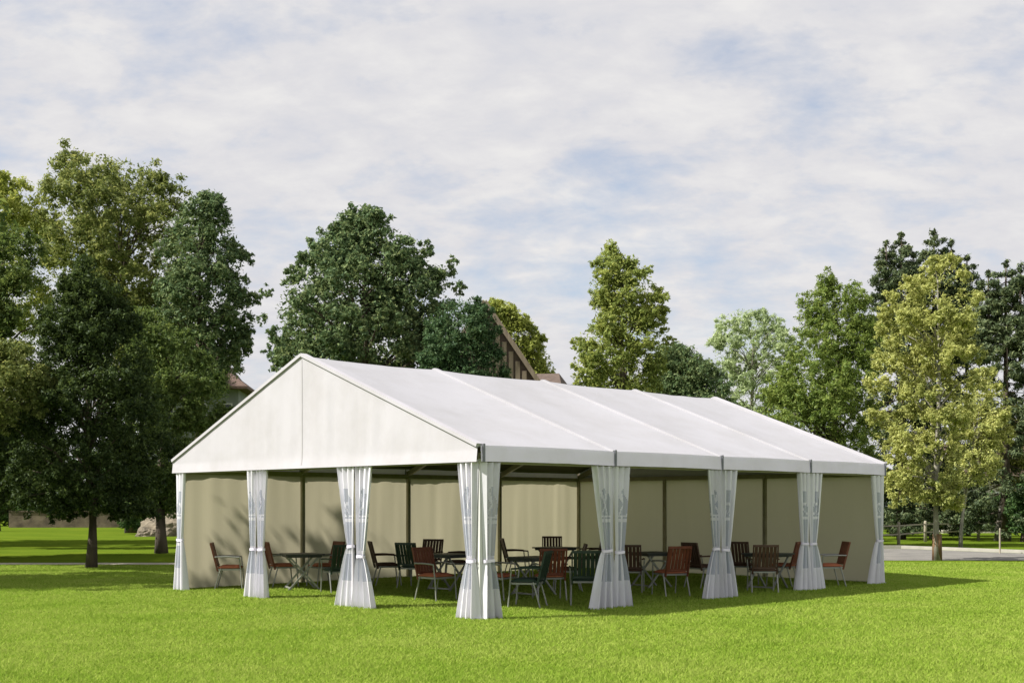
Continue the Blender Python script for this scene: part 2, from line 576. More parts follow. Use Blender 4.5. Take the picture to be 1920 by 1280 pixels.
# gable panels
for end in (0, 1):
    def gf(a, c, end=end):
        y = -0.05 + a * (TW + 0.10)
        zt = roof_z(min(max(y, 0), TW)) + 0.005
        z = HE - 0.01 + (zt - HE + 0.01) * c
        fl = max(0.0, 1 - (z - HE) / 0.17)
        env = min(1, (zt - z) * 2.0) * min(1, (z - HE) * 2.5 + 0.15)
        w = 0.020 * wob(y * 2.6, z * 0.22, 1.0, 3.3) + 0.016 * wob(y * 6.0, z * 0.3, 1.0, 7.7)
        x = -0.085 - 0.028 * (0.35 + 0.65 * fl) + w * env
        if end: x = TL - x
        return (x, y, z)
    V, Fc = grid_mesh(gf, 120, 22)
    gp = mesh_pd('gable_panel', V, Fc, M['gable'], tent, True)
    if end == 0:
        for y, hwid in ((4.5, 0.014),):
            SV, SF = [], []
            for j in range(31):
                c = 0.03 + 0.94 * j / 30
                for e_ in (-hwid, hwid):
                    q = gf((y + e_ + 0.05) / (TW + 0.10), c)
                    SV.append((q[0] - 0.004, q[1], q[2]))
            SF = [(2 * j, 2 * j + 1, 2 * j + 3, 2 * j + 2) for j in range(30)]
            mesh_pd('seam', SV, SF, M['seam'] if y == 4.5 else M['gable'], gp)
    xx = -0.10 if end == 0 else TL + 0.10
    for ya in (-0.06, TW + 0.06):
        xe = -0.062 if end == 0 else TL + 0.062
        MB().bar((xe, ya, HT - 0.005), (xe, TW / 2, HR + 0.018), 0.128, 0.055).build('gable_edging', M['gable'], tent)
    MB().box((xx + (0.02 if end == 0 else -0.02), TW / 2, HE + 0.005), (0.05, TW + 0.06, 0.03)).build('gable_hem_bar', M['gable'], tent)

# posts, base plates and eave beams
post_xy = [(0, k * 3.0) for k in range(4)] + [(TL, k * 3.0) for k in range(4)] + [(k * 3.0, y) for k in (1, 2, 3) for y in (0, TW)]
for x, y in post_xy:
    ix = 0.03 if x == 0 else (-0.03 if x == TL else 0)
    iy = 0.03 if y == 0 else (-0.03 if y == TW else 0)
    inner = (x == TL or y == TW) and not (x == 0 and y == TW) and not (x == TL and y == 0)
    ps = MB().box((x + ix, y + iy, 1.2), (0.075, 0.075, 2.42)).build('post', M['shaded_alu'] if inner else M['white_paint'], tent)  # posts along the closed walls use the metal coloured for interior shade
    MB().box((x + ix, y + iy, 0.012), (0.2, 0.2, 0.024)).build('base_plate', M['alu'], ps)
for a, b in (((0, 0.03), (TL, 0.03)), ((0, TW - 0.03), (TL, TW - 0.03)), ((0.03, 0), (0.03, TW)), ((TL - 0.03, 0), (TL - 0.03, TW))):
    MB().bar((a[0], a[1], HE + 0.02), (b[0], b[1], HE + 0.02), 0.06, 0.10).build('eave_beam', M['shaded_alu'], tent)

# closed walls: far long side and far gable end
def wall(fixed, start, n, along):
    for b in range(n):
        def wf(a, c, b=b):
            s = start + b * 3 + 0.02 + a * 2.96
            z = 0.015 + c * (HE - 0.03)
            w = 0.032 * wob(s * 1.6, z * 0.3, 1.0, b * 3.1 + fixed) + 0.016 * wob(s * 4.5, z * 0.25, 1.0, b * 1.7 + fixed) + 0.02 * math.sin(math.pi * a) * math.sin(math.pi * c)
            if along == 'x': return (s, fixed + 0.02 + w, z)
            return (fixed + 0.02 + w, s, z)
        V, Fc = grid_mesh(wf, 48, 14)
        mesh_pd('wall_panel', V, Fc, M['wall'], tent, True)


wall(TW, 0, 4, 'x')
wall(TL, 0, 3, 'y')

# gathered curtains with arched film windows
def curtain(post, direction, outward, seed, wt=0.40, wb=0.46):
    """post: (x,y) local; direction: unit vector along the wall away from the post; outward: out of the tent"""
    rr = random.Random(seed)
    ZT, ZK = HE - 0.015, 0.93 + rr.uniform(-0.08, 0.10)
    na, nb = 58, 84
    nf = rr.uniform(2.6, 3.6)
    ph = rr.uniform(0, 6.28)
    wk = 0.165 + rr.uniform(-0.045, 0.05)
    wt = wt * rr.uniform(0.8, 1.3)
    wb = wb * rr.uniform(0.75, 1.25)
    in_b = rr.uniform(-0.02, 0.04)
    d = Vector((*direction, 0)); n = Vector((*outward, 0))
    base = Vector((post[0], post[1], 0))

    def pt(s, q):
        z = 0.004 + q * (ZT - 0.004)
        if z > ZK:
            k = ((z - ZK) / (ZT - ZK)) ** 0.85
            w = wk + (wt - wk) * k
            inner = 0.015 + 0.05 * (1 - k)
            A = 0.030 + 0.012 * k
        else:
            k = ((ZK - z) / ZK) ** 0.72
            w = wk + (wb - wk) * k
            inner = 0.065 * (1 - k) - in_b * k + 0.0
            A = 0.030 + 0.055 * k
        jitter = 0.25 * math.sin(3.1 * q + seed)
        al = inner + w * (s + 0.03 * math.sin(2 * math.pi * nf * 2 * s + ph))
        bd = A * math.sin(2 * math.pi * nf * s + ph + jitter) + 0.35 * A * math.sin(2 * math.pi * (nf * 1.9) * s + seed)
        return base + d * al + n * (0.05 + bd) + Vector((0, 0, z))

    V = [pt(i / na, j / nb) for j in range(nb + 1) for i in range(na + 1)]
    fa, fw = [], []
    wl, wr = 0.20, 0.84
    for j in range(nb):
        for i in range(na):
            s = (i + 0.5) / na; z = (j + 0.5) / nb * ZT
            f = (j * (na + 1) + i, j * (na + 1) + i + 1, (j + 1) * (na + 1) + i + 1, (j + 1) * (na + 1) + i)
            u = (s - wl) / (wr - wl)
            inwin = 0 < u < 1 and 0.46 < z < 2.0
            if inwin:
                if z > 1.52:    # arch with fan bars
                    rad = math.hypot((u - 0.5) * 2, (z - 1.52) / 0.48)
                    inwin = rad < 1 and abs(math.atan2((z - 1.52) / 0.48, (u - 0.5) * 2) % 1.05 - 0.52) < 0.43 and not 0.42 < rad < 0.5
                else:
                    inwin = not (abs(u - 0.34) < 0.035 or abs(u - 0.68) < 0.035 or abs(z - 1.46) < 0.03 or abs(z - 0.93) < 0.02)
            (fw if inwin else fa).append(f)

    def sub(fs):
        idx = sorted({i for f in fs for i in f})
        mp = {k: q for q, k in enumerate(idx)}
        return [V[k] for k in idx], [tuple(mp[k] for k in f) for f in fs]
    v1, f1 = sub(fa)
    c = mesh_pd('curtain', v1, f1, M['curtain'], tent, True)
    v2, f2 = sub(fw)
    mesh_pd('window_film', v2, f2, M['film'], c, True)
    # tie strap
    tv, tf = [], []
    K = 20
    qk = (ZK - 0.004) / (ZT - 0.004)
    cen = (pt(0, qk) + pt(1, qk)) / 2
    cen = base + d * (0.065 + wk / 2) + n * 0.05
    for k in range(K):
        an = 2 * math.pi * k / K
        p = cen + d * ((wk / 2 + 0.022) * math.cos(an)) + n * (0.058 * math.sin(an))
        for zo in (-0.022, 0.022):
            tv.append(p + Vector((0, 0, ZK + zo + 0.006 * math.sin(an * 2 + seed))))
    for k in range(K):
        k2 = (k + 1) % K
        tf.append((2 * k, 2 * k2, 2 * k2 + 1, 2 * k + 1))
    mesh_pd('tie_strap', tv, tf, M['valance'], c, True)


cs = 1
for y in (0, 3, 6, 9):                 # open gable
    if y < 9: curtain((0, y), (0, 1), (-1, 0), cs); cs += 1
    if y > 0: curtain((0, y), (0, -1), (-1, 0), cs + 40); cs += 1
for x in (0, 3, 6, 9, 12):             # open long side
    if x < 12: curtain((x, 0), (1, 0), (0, -1), cs + 80); cs += 1
    if x > 0: curtain((x, 0), (-1, 0), (0, -1), cs + 120); cs += 1

# ================================================================== chairs and tables
def make_chair(kind):
    wood, seat = M[kind + '_wood'], M[kind + '_seat']
    r = empty('garden_chair')
    # local: faces +x, back at -x
    sm = MB()
    nx_, ny_ = 6, 6
    top = [[None] * (ny_ + 1) for _ in range(nx_ + 1)]
    V, Fc = [], []
    for lv in (0, 1):
        for i in range(nx_ + 1):
            for j in range(ny_ + 1):
                a, b = i / nx_ * 2 - 1, j / ny_ * 2 - 1
                e = (1 - abs(a) ** 6) * (1 - abs(b) ** 6)
                V.append((0.235 * a, 0.235 * b, 0.43 + (0.045 * e + 0.018 if lv else -0.01 * e)))
    W_ = (nx_ + 1) * (ny_ + 1)
    for i in range(nx_):
        for j in range(ny_):
            q = i * (ny_ + 1) + j
            Fc.append((q, q + 1, q + ny_ + 2, q + ny_ + 1))
            Fc.append((W_ + q, W_ + q + ny_ + 1, W_ + q + ny_ + 2, W_ + q + 1))
    for i in range(nx_):
        for j in (0, ny_):
            q = i * (ny_ + 1) + j; q2 = q + ny_ + 1
            Fc.append((q, q2, W_ + q2, W_ + q) if j == 0 else (q2, q, W_ + q, W_ + q2))
    for j in range(ny_):
        for i in (0, nx_):
            q = i * (ny_ + 1) + j; q2 = q + 1
            Fc.append((q2, q, W_ + q, W_ + q2) if i == 0 else (q, q2, W_ + q2, W_ + q))
    mesh_pd('seat', V, Fc, seat, r, True)
    MB().box((0, 0, 0.405), (0.46, 0.48, 0.03)).build('seat_frame', M['leg'], r)
    # reclined backrest: frame with vertical slats
    b0, b1 = Vector((-0.23, 0, 0.43)), Vector((-0.37, 0, 0.92))
    bk = MB()
    for s in (-1, 1):
        bk.bar(b0 + Vector((0, s * 0.235, -0.06)), b1 + Vector((0, s * 0.235, 0)), 0.025, 0.035, (1, 0, 0))
    bk.bar(b1 + Vector((0, -0.247, 0)), b1 + Vector((0, 0.247, 0)), 0.035, 0.045)
    mid = b0.lerp(b1, 0.12)
    bk.bar(mid + Vector((0, -0.223, 0)), mid + Vector((0, 0.223, 0)), 0.022, 0.04)
    back = bk.build('backrest', wood, r)
    sl = MB().bar(b0.lerp(b1, 0.10), b1 - Vector((-0.004, 0, 0.02)), 0.058, 0.014, (1, 0, 0))
    o0 = sl.build('slat', wood, back)
    for k in range(6):
        if k == 0:
            o = o0
        else:
            o = o0.copy(); COL.objects.link(o)
        o.location = (0, -0.181 + k * 0.0725, 0)
    for s in (-1, 1):
        am = MB()
        am.tube([(-0.29, s * 0.265, 0.66), (-0.05, s * 0.27, 0.665), (0.20, s * 0.27, 0.65)], 0.016, 8)
        am.build('armrest', wood if kind != 'red' else M['leg'], r)
        MB().tube([(0.20, s * 0.27, 0.65), (0.225, s * 0.255, 0.4), (0.26, s * 0.255, 0.0)], 0.0135, 8).build('leg', M['leg'], r)
        MB().tube([(-0.17, s * 0.245, 0.43), (-0.29, s * 0.255, 0.0)], 0.0135, 8).build('leg', M['leg'], r)
    return r


def make_table():
    r = empty('folding_table')
    tm = MB()
    tm.box((0, 0, 0.715), (0.78, 0.78, 0.028))
    tp = tm.build('tabletop', M['table'], r)
    ap = MB()
    for s in (-1, 1):
        ap.bar((-0.34, s * 0.33, 0.68), (0.34, s * 0.33, 0.68), 0.03, 0.045)
        ap.bar((s * 0.33, -0.315, 0.68), (s * 0.33, 0.315, 0.68), 0.03, 0.045)
    ap.build('apron', M['table'], tp)
    for s in (-1, 1):
        MB().bar((-0.32, s * 0.30, 0.0), (0.30, s * 0.30, 0.68), 0.03, 0.035).build('leg', M['leg'], r)
        MB().bar((0.32, s * 0.262, 0.0), (-0.30, s * 0.262, 0.68), 0.03, 0.035).build('leg', M['leg'], r)
    MB().bar((-0.28, -0.30, 0.05), (-0.28, 0.30, 0.05), 0.025, 0.03).build('stretcher', M['leg'], r)
    return r


CH_G = 'garden chairs inside the tent'
chairs = [
    # px, distance, facing (deg, 0 = +x, 90 = away), kind, label
    (432, 24.7, 8, 'red', 'terracotta slatted armchair beside the wall panel at the gable corner of the tent'),
    (531, 25.4, 25, 'red', 'terracotta slatted armchair pushed to the table behind the first gable curtain'),
    (606, 25.4, 215, 'red', 'terracotta armchair with sunlit seat behind a dark green armchair near the gable'),
    (634, 23.7, 120, 'green', 'dark green armchair in front of a terracotta one, touching the second gable curtain'),
    (726, 25.7, 15, 'brown', 'dark brown slatted armchair standing alone beside the second gable curtain'),
    (778, 25.0, 62, 'green', 'dark green armchair between two brown ones in front of a wall pole'),
    (800, 26.9, 250, 'brown', 'dark brown armchair whose back rises above a dark green armchair by the wall pole'),
    (818, 21.8, 318, 'red', 'terracotta armchair with bright sunlit cushion and arms at the edge of the gable shadow'),
    (856, 26.9, 180, 'brown', 'dark brown armchair half hidden behind the corner curtain'),
    (934, 21.7, 332, 'red', 'terracotta armchair peeping out behind the long side of the corner curtain'),
    (988, 20.3, 165, 'green', 'dark green armchair standing closest to the corner post on the long side'),
    (970, 28.1, 10, 'brown', 'dark brown reclined armchair before the far wall beside a table'),
    (1036, 29.4, 270, 'brown', 'dark brown armchair in the far inner corner of the tent behind a table'),
    (1030, 21.7, 100, 'red', 'terracotta armchair seen from behind at the crowded table of the first long bay'),
    (1110, 29.0, 200, 'brown', 'dark brown armchair before the far wall next to the inner corner pole'),
    (1098, 20.7, 88, 'green', 'broad dark green armchair back beside the first long side curtain'),
    (1063, 23.9, 182, 'brown', 'dark brown armchair at the far edge of the crowded table in the first long bay'),
    (1181, 23.7, 80, 'brown', 'dark brown armchair just beyond the first long side curtain'),
    (1257, 22.9, 112, 'red', 'terracotta armchair seen from behind standing alone in the second long bay'),
    (1318, 25.0, 32, 'brown', 'dark brown tilted armchair half hidden by the second long side curtain in the second bay'),
    (1393, 25.7, 60, 'brown', 'dark brown armchair in the third bay next to the second long side curtain'),
    (1430, 23.7, 88, 'brown', 'dark brown armchair in front of the table in the third long bay'),
    (1466, 25.5, 152, 'red', 'terracotta armchair at the table next to the third long side curtain'),
    (1554, 25.4, 182, 'red', 'terracotta armchair facing inward by the far end wall in the last bay'),
]
proto = {}
for px, d, ang, kind, lab in chairs:
    if kind not in proto:
        c = proto[kind] = make_chair(kind)
    else:
        c = copy_tree(proto[kind])
    c.location = (PX(px, d), d, 0.004)
    c.rotation_euler = (0, 0, R(ang))
    tag(c, lab, 'chair', CH_G)
tables = [
    (566, 24.5, 20, 'dark folding table among terracotta chairs behind the gable curtains'),
    (842, 24.3, 50, 'dark folding table hidden behind the corner curtain'),
    (1002, 22.9, 40, 'dark folding table in the crowded first long bay'),
    (1042, 28.2, 45, 'dark folding table in the far inner corner of the tent'),
    (1222, 25.2, 30, 'dark folding table in the second long bay behind a lone terracotta chair'),
    (1440, 24.7, 45, 'dark folding table with crossed legs in the third long bay'),
]
tb = None
for px, d, ang, lab in tables:
    if tb is None:
        c = tb = make_table()
    else:
        c = copy_tree(tb)
    c.location = (PX(px, d), d, 0.004)
    c.rotation_euler = (0, 0, R(ang))
    tag(c, lab, 'table', 'folding tables inside the tent')

# ================================================================== trees
def leaves(centers, radii, n, size, squash=0.85, shell=0.55, droop=0.0, aspect=0.55, upb=0.35, fill=None):
    """n rhombic leaf faces spread over lobes (ellipsoids)"""
    centers = np.asarray(centers); radii = np.asarray(radii)
    w = radii ** 2
    idx = rng.choice(len(radii), n, p=w / w.sum())
    dv = rng.normal(size=(n, 3)); dv /= np.linalg.norm(dv, axis=1)[:, None]
    r = (shell + (1 - shell) * rng.random(n)) * (0.82 + 0.36 * rng.random(n))
    inner = rng.random(n) < 0.25
    r[inner] *= rng.random(inner.sum()) ** 0.5
    P = centers[idx] + dv * (radii[idx] * r)[:, None] * np.array([1, 1, squash])
    if fill is not None:
        k = len(fill)
        P[:k] = fill
    nrm = dv * 0.8 + rng.normal(size=(n, 3)) * 0.55 + np.array([0, 0, upb])
    nrm /= np.linalg.norm(nrm, axis=1)[:, None]
    ax = rng.normal(size=(n, 3)) + np.array([0, 0, -droop])
    ax -= nrm * (ax * nrm).sum(1)[:, None]
    ax /= np.linalg.norm(ax, axis=1)[:, None]
    bx = np.cross(nrm, ax)
    s = size * (0.55 + 0.9 * rng.random(n))
    a = ax * s[:, None]; b = bx * (s * aspect)[:, None]
    V = np.empty((n, 3, 3), np.float32)
    V[:, 0] = P - a * 0.5 + b * 0.28
    V[:, 1] = P + a * 0.55
    V[:, 2] = P - a * 0.28 - b * 0.5
    return V.reshape(-1, 3)


LEAF_N, LEAF_S = 3.6, 0.60


def tree(name, label, cat, d, rows, base_px, mat, n, size, lobes=46, lobe=(0.16, 0.30), trunk_r=0.2, bark='bark', depth=1.0,
         group=None, extra=(), droop=0.0, aspect=0.6, squash=0.85, seed=1, limb=16, trunk_top=0.75, shell=0.55, fill=0.11, lobe_max=2.2):
    rr = random.Random(seed)
    rows = sorted(rows)
    ys = [r[0] for r in rows]
    base = Vector((PX(base_px, d), d, 0))
    root = empty(name, base)
    tag(root, label, cat, group)
    zs = [PZ(y, d) for y in ys]
    xc = [PX((r[1] + r[2]) / 2, d) - base.x for r in rows]
    hw = [(r[2] - r[1]) / 2 / F * d for r in rows]

    def at(y):
        return (np.interp(y, ys, zs), np.interp(y, ys, xc), np.interp(y, ys, hw))
    cw = np.cumsum([0] + [(hw[i] + hw[i + 1]) * (ys[i + 1] - ys[i]) for i in range(len(ys) - 1)])
    C, Rr = [], []
    Rm = max(hw)
    tries = 0
    while len(C) < lobes and tries < lobes * 30:
        tries += 1
        y = np.interp(rr.random() * cw[-1], cw, ys)
        z, x, w = at(y)
        rl = min(rr.uniform(*lobe) * Rm * 1.25, max(0.3, w * 0.75), lobe_max)
        lim = max(0.0, w - rl * 0.85)
        ph = rr.uniform(0, 2 * math.pi)
        rad = lim * (1 - 0.75 * rr.random() ** 2)
        zmax = zs[0] - rl * squash * 0.8
        c = Vector((x + rad * math.cos(ph), rad * math.sin(ph) * depth, max(min(z, zmax), zs[-1] + rl * 0.4)))
        if any((c - q).length < 0.55 * min(rl, r2) for q, r2 in zip(C, Rr)):
            continue
        C.append(c); Rr.append(rl)
    for ex, ey, er in extra:
        C.append(Vector((PX(ex, d) - base.x, rr.uniform(-0.5, 0.5), PZ(ey, d)))); Rr.append(er / F * d)
    NN = int(n * LEAF_N)
    nf_ = int(NN * fill)
    yy = np.interp(rng.random(nf_) * cw[-1], cw, ys)
    fz, fx, fw_ = np.interp(yy, ys, zs), np.interp(yy, ys, xc), np.interp(yy, ys, hw) * 0.9
    fa, fr = rng.random(nf_) * 2 * np.pi, np.sqrt(rng.random(nf_))
    ff = np.stack([fx + fw_ * fr * np.cos(fa), fw_ * fr * np.sin(fa) * depth, fz], 1) if nf_ else None
    C1, R1 = np.array([tuple(c) for c in C]), np.array(Rr)
    kt = 15
    sdir = rng.normal(size=(len(C1), kt, 3)); sdir /= np.linalg.norm(sdir, axis=2)[:, :, None]
    srad = (0.35 + 0.75 * rng.random((len(C1), kt))) * R1[:, None]
    C2 = (C1[:, None, :] + sdir * srad[:, :, None] * np.array([1, 1, squash])).reshape(-1, 3)
    R2 = (R1[:, None] * (0.16 + 0.30 * rng.random((len(C1), kt)))).reshape(-1)
    V = leaves(C2, R2, NN, size * LEAF_S, squash, 0.25, droop, aspect, 0.35, ff)
    mesh_np('crown', V, 3, M[mat], root)
    # trunk and limbs
    tk = MB()
    zt = zs[-1] + (zs[0] - zs[-1]) * trunk_top
    xt = np.interp(zt, zs[::-1], xc[::-1])
    pts, rad = [], []
    K = 9
    for i in range(K + 1):
        q = i / K
        pts.append((xt * q ** 1.6 + 0.05 * math.sin(q * 7 + seed), 0.05 * math.cos(q * 5 + seed), -0.02 + (zt + 0.02) * q))
        rad.append(trunk_r * ((1.25 if i == 0 else 1.0) - 0.82 * q))
    tk.tube(pts, rad, 10)
    for c, rl in list(zip(C, Rr))[:limb]:
        zst = max(0.25 * zt, min(c.z - (c.xy - Vector((xt, 0))).length * 0.7 - 0.3, zt * 0.97))
        q = zst / zt
        s = Vector((xt * q ** 1.6, 0, zst))
        mid_ = s.lerp(c, 0.5) + Vector((0, 0, 0.12 * (c - s).length))
        r0 = trunk_r * (1 - 0.8 * q) * 0.5
        tk.tube([s, mid_, c], [r0, r0 * 0.6, r0 * 0.2], 6)
    tk.build('trunk', M[bark], root, True)
    return root


LG = 'trees behind the left side of the lawn'
tree('olive_tree', 'tall spreading olive green tree with loose crown towering behind the dark trees', 'tree', 74,
     [(286, 105, 150), (318, 85, 318), (360, 70, 362), (430, 55, 390), (500, 70, 390), (560, 110, 390), (640, 150, 380), (725, 180, 370)],
     250, 'leaf_olive', 25000, 0.37, lobes=135, lobe=(0.10, 0.20), trunk_r=0.42, seed=3, limb=40,
     extra=[(125, 308, 24), (270, 338, 30), (300, 350, 28), (210, 320, 24)])
tree('tall_dark_tree', 'tall dark green tree whose ragged crown leans out beside the olive tree', 'tree', 69,
     [(360, 372, 420), (392, 330, 436), (450, 292, 454), (520, 285, 474), (580, 285, 484), (640, 295, 482), (700, 315, 455), (745, 330, 430)],
     375, 'leaf_chestnut', 21000, 0.34, lobes=130, lobe=(0.10, 0.2), trunk_r=0.35, seed=41, limb=40,
     extra=[(405, 385, 22), (455, 480, 20), (472, 560, 18), (468, 600, 18)])
tree('yellowish_tree', 'pale yellow green tree rising behind the deep green tree', 'tree', 79,
     [(332, -60, 60), (360, -90, 100), (420, -100, 125), (500, -110, 120), (640, -120, 110)],
     -10, 'leaf_yellowgreen', 11000, 0.37, lobes=34, trunk_r=0.35, seed=4)
tree('deep_green_tree', 'dense deep green tree with smooth rounded top behind the dark conical tree', 'tree', 47,
     [(422, -30, 50), (460, -70, 85), (540, -90, 105), (620, -90, 112), (700, -80, 100), (820, -70, 80), (930, -60, 60)],
     -40, 'leaf_deep', 16000, 0.22, lobes=44, trunk_r=0.3, seed=5)
tree('dark_conical_tree', 'dark conical tree with bare trunk standing on the lawn by the tent', 'tree', 32.7,
     [(480, 145, 168), (530, 112, 210), (590, 80, 258), (670, 48, 300), (750, 25, 330), (830, 8, 342), (900, 8, 330), (962, 45, 290)],
     171, 'leaf_dark', 46000, 0.15, lobes=190, lobe=(0.08, 0.19), trunk_r=0.135, seed=6, limb=40, trunk_top=0.85)
tree('light_leaved_tree', 'light yellow green leafy branches reaching in beside the dark conical tree', 'tree', 31.0,
     [(640, -40, 50), (680, -70, 80), (730, -80, 112), (785, -70, 80), (810, -60, 20)],
     -60, 'leaf_olive', 7000, 0.14, lobes=40, trunk_r=0.12, seed=7)
tree('dark_thicket_tree', 'low dark leafy tree filling the space under the deep green tree', 'tree', 40,
     [(770, -60, 70), (820, -90, 130), (880, -90, 140), (960, -70, 120)],
     -45, 'leaf_dark', 11000, 0.18, lobes=60, lobe=(0.12, 0.24), trunk_r=0.12, seed=19)
tree('feathery_tree', 'dark green feathery tree between the conical tree and the tent gable', 'tree', 43,
     [(575, 245, 290), (630, 225, 370), (700, 225, 440), (780, 235, 438), (860, 230, 380), (970, 240, 350)],
     300, 'leaf_deep', 22000, 0.19, lobes=100, lobe=(0.10, 0.2), trunk_r=0.2, droop=0.8, seed=8, extra=[(270, 610, 28), (300, 650, 30)])
tree('chestnut_tree', 'broad domed dark green chestnut tree rising behind the tent ridge', 'tree', 60,
     [(392, 648, 722), (425, 612, 745), (470, 562, 802), (520, 530, 846), (580, 502, 868), (640, 492, 862), (690, 500, 850), (760, 520, 810)],
     675, 'leaf_chestnut', 36000, 0.29, lobes=170, lobe=(0.08, 0.16), trunk_r=0.45, seed=9, limb=44, aspect=0.75,
     extra=[(630, 424, 12), (850, 492, 12), (500, 545, 14), (860, 545, 16), (492, 600, 14), (505, 660, 16), (700, 408, 18), (660, 408, 16), (798, 470, 20)])
tree('ivy_covered_tree', 'dark ivy clad tree hugging the steep timber gable behind the ridge', 'tree', 51,
     [(564, 825, 915), (595, 795, 938), (640, 780, 950), (690, 780, 962), (800, 790, 960)],
     870, 'leaf_ivy', 18000, 0.22, lobes=60, lobe=(0.16, 0.28), trunk_r=0.25, seed=10, shell=0.5)
tree('lime_tree', 'small yellow green tree behind the bare slope of the timber gable', 'tree', 70,
     [(566, 905, 960), (595, 890, 1000), (640, 900, 1026), (690, 930, 1046), (760, 950, 1064)],
     990, 'leaf_yellowgreen', 13000, 0.30, lobes=70, lobe=(0.14, 0.28), trunk_r=0.25, seed=11)
tree('spire_tree', 'tall narrow olive tree with pointed crown above the tent ridge', 'tree', 55,
     [(450, 1134, 1150), (478, 1120, 1175), (505, 1102, 1218), (548, 1096, 1248), (590, 1108, 1258), (640, 1066, 1264), (690, 1060, 1262), (760, 1070, 1240)],
     1170, 'leaf_spire', 19000, 0.24, lobes=120, lobe=(0.09, 0.19), trunk_r=0.28, seed=12, limb=36,
     extra=[(1142, 466, 12), (1183, 490, 12), (1216, 505, 10), (1240, 585, 16), (1078, 640, 14), (1256, 640, 14)])
tree('low_round_tree', 'low round dark green tree between the spire tree and the pale tree', 'tree', 62,
     [(648, 1235, 1290), (680, 1210, 1335), (705, 1200, 1370), (770, 1195, 1390)],
     1275, 'leaf_chestnut', 9500, 0.26, lobes=60, trunk_r=0.22, seed=13)
tree('pale_airy_tree', 'pale silvery green airy tree showing sky through its crown', 'tree', 66,
     [(582, 1375, 1430), (605, 1328, 1480), (650, 1328, 1500), (700, 1335, 1505), (790, 1345, 1500)],
     1410, 'leaf_pale', 12500, 0.26, lobes=80, lobe=(0.09, 0.18), trunk_r=0.22, seed=14, limb=34, bark='bark_grey', aspect=0.4)
tree('bright_green_tree', 'bright fresh green upright tree behind the far corner of the tent roof', 'tree', 50,
     [(500, 1546, 1556), (530, 1535, 1575), (545, 1505, 1618), (600, 1492, 1652), (660, 1474, 1662), (720, 1425, 1665), (780, 1395, 1660), (860, 1410, 1650), (930, 1430, 1640)],
     1560, 'leaf_bright', 36000, 0.21, lobes=190, lobe=(0.09, 0.2), trunk_r=0.25, seed=15, aspect=0.5,
     extra=[(1550, 525, 12), (1606, 530, 14), (1512, 555, 14), (1440, 745, 26)])


def conifer(name, label, d, apex, half, base_px, base_row, n, seed, tops=()):
    rr = random.Random(seed)
    base = Vector((PX(base_px, d), d, 0))
    root = empty(name, base)
    tag(root, label, 'conifer', None)
    C, Rr = [], []
    tk = MB()
    for ax, ay, hw_, by in [(apex[0], apex[1], half, base_row)] + list(tops):
        zt = PZ(ay, d); zb = PZ(by, d); x0 = PX(ax, d) - base.x
        H_ = zt - zb
        y0 = rr.uniform(-0.4, 0.4) if ax != apex[0] else 0
        nt_ = int(H_ / 0.42)
        for i in range(nt_):
            q = i / nt_
            z = zt - 0.15 - q * H_
            Rw = hw_ / F * d * min(1, 0.04 + q ** 0.52 * 1.0)
            k = max(3, int(4 + Rw * 5.0))
            for j in range(k):
                an = rr.uniform(0, 6.28)
                rd = Rw * rr.uniform(0.35, 0.92)
                C.append((x0 + rd * math.cos(an), y0 + rd * math.sin(an), z - rd * 0.22 + rr.uniform(-0.15, 0.15)))
                Rr.append(rr.uniform(0.22, 0.42) * (0.5 + 0.5 * min(1, Rw)))
                if j < 2:
                    tk.tube([(x0, y0, z), C[-1]], [0.035, 0.012], 5)
        tk.tube([(x0, y0, zb - 0.5 if ax != apex[0] else -0.02), (x0, y0, zt - 0.1)], [0.25 if ax == apex[0] else 0.1, 0.03], 8)
    V = leaves(C, Rr, int(n * 2.6), 0.19, 0.7, 0.2, 0.3, 0.42, 0.1)
    mesh_np('crown', V, 3, M['leaf_conifer'], root)
    tk.build('trunk', M['bark'], root, True)
    return root


conifer('spruce_tree', 'dark spruce with two pointed tops beside the bright green tree', 60, (1690, 436), 105, 1690, 985, 26000, 21, [(1662, 452, 55, 660), (1716, 470, 40, 640)])
conifer('fir_tree', 'dark fir rising behind the top of the golden tree', 61, (1751, 432), 110, 1755, 985, 28000, 22, [(1783, 450, 60, 660), (1814, 476, 55, 680)])
conifer('cedar_tree', 'dark conifer with spiky tops behind the golden young trees', 57, (1886, 488), 115, 1890, 985, 26000, 23, [(1858, 505, 50, 660), (1910, 498, 55, 660)])

gt = tree('golden_tree', 'golden green autumn tree with brown trunk guard beside the tent end', 'tree', 37.4,
     [(478, 1745, 1785), (515, 1700, 1828), (560, 1650, 1845), (620, 1632, 1845), (690, 1622, 1848), (760, 1615, 1835), (830, 1625, 1815), (890, 1650, 1805), (950, 1660, 1800)],
     1757, 'leaf_gold', 27000, 0.15, lobes=150, lobe=(0.08, 0.17), trunk_r=0.10, seed=16, limb=50, trunk_top=0.9, bark='bark_grey',
     extra=[(1690, 935, 22), (1660, 900, 24), (1740, 930, 22)], fill=0.04)
MB().tube([(0, 0, 0), (0, 0, 0.82)], [0.155, 0.14], 12).build('trunk_guard', M['guard'], gt, True)
tree('young_golden_tree', 'slim young golden tree with pale trunk on the verge behind the road', 'tree', 49,
     [(690, 1825, 1865), (730, 1800, 1890), (790, 1775, 1900), (850, 1770, 1890), (912, 1775, 1860)],
     1803, 'leaf_gold', 8500, 0.19, lobes=36, lobe=(0.16, 0.28), trunk_r=0.075, seed=17, bark='bark_grey', limb=24)
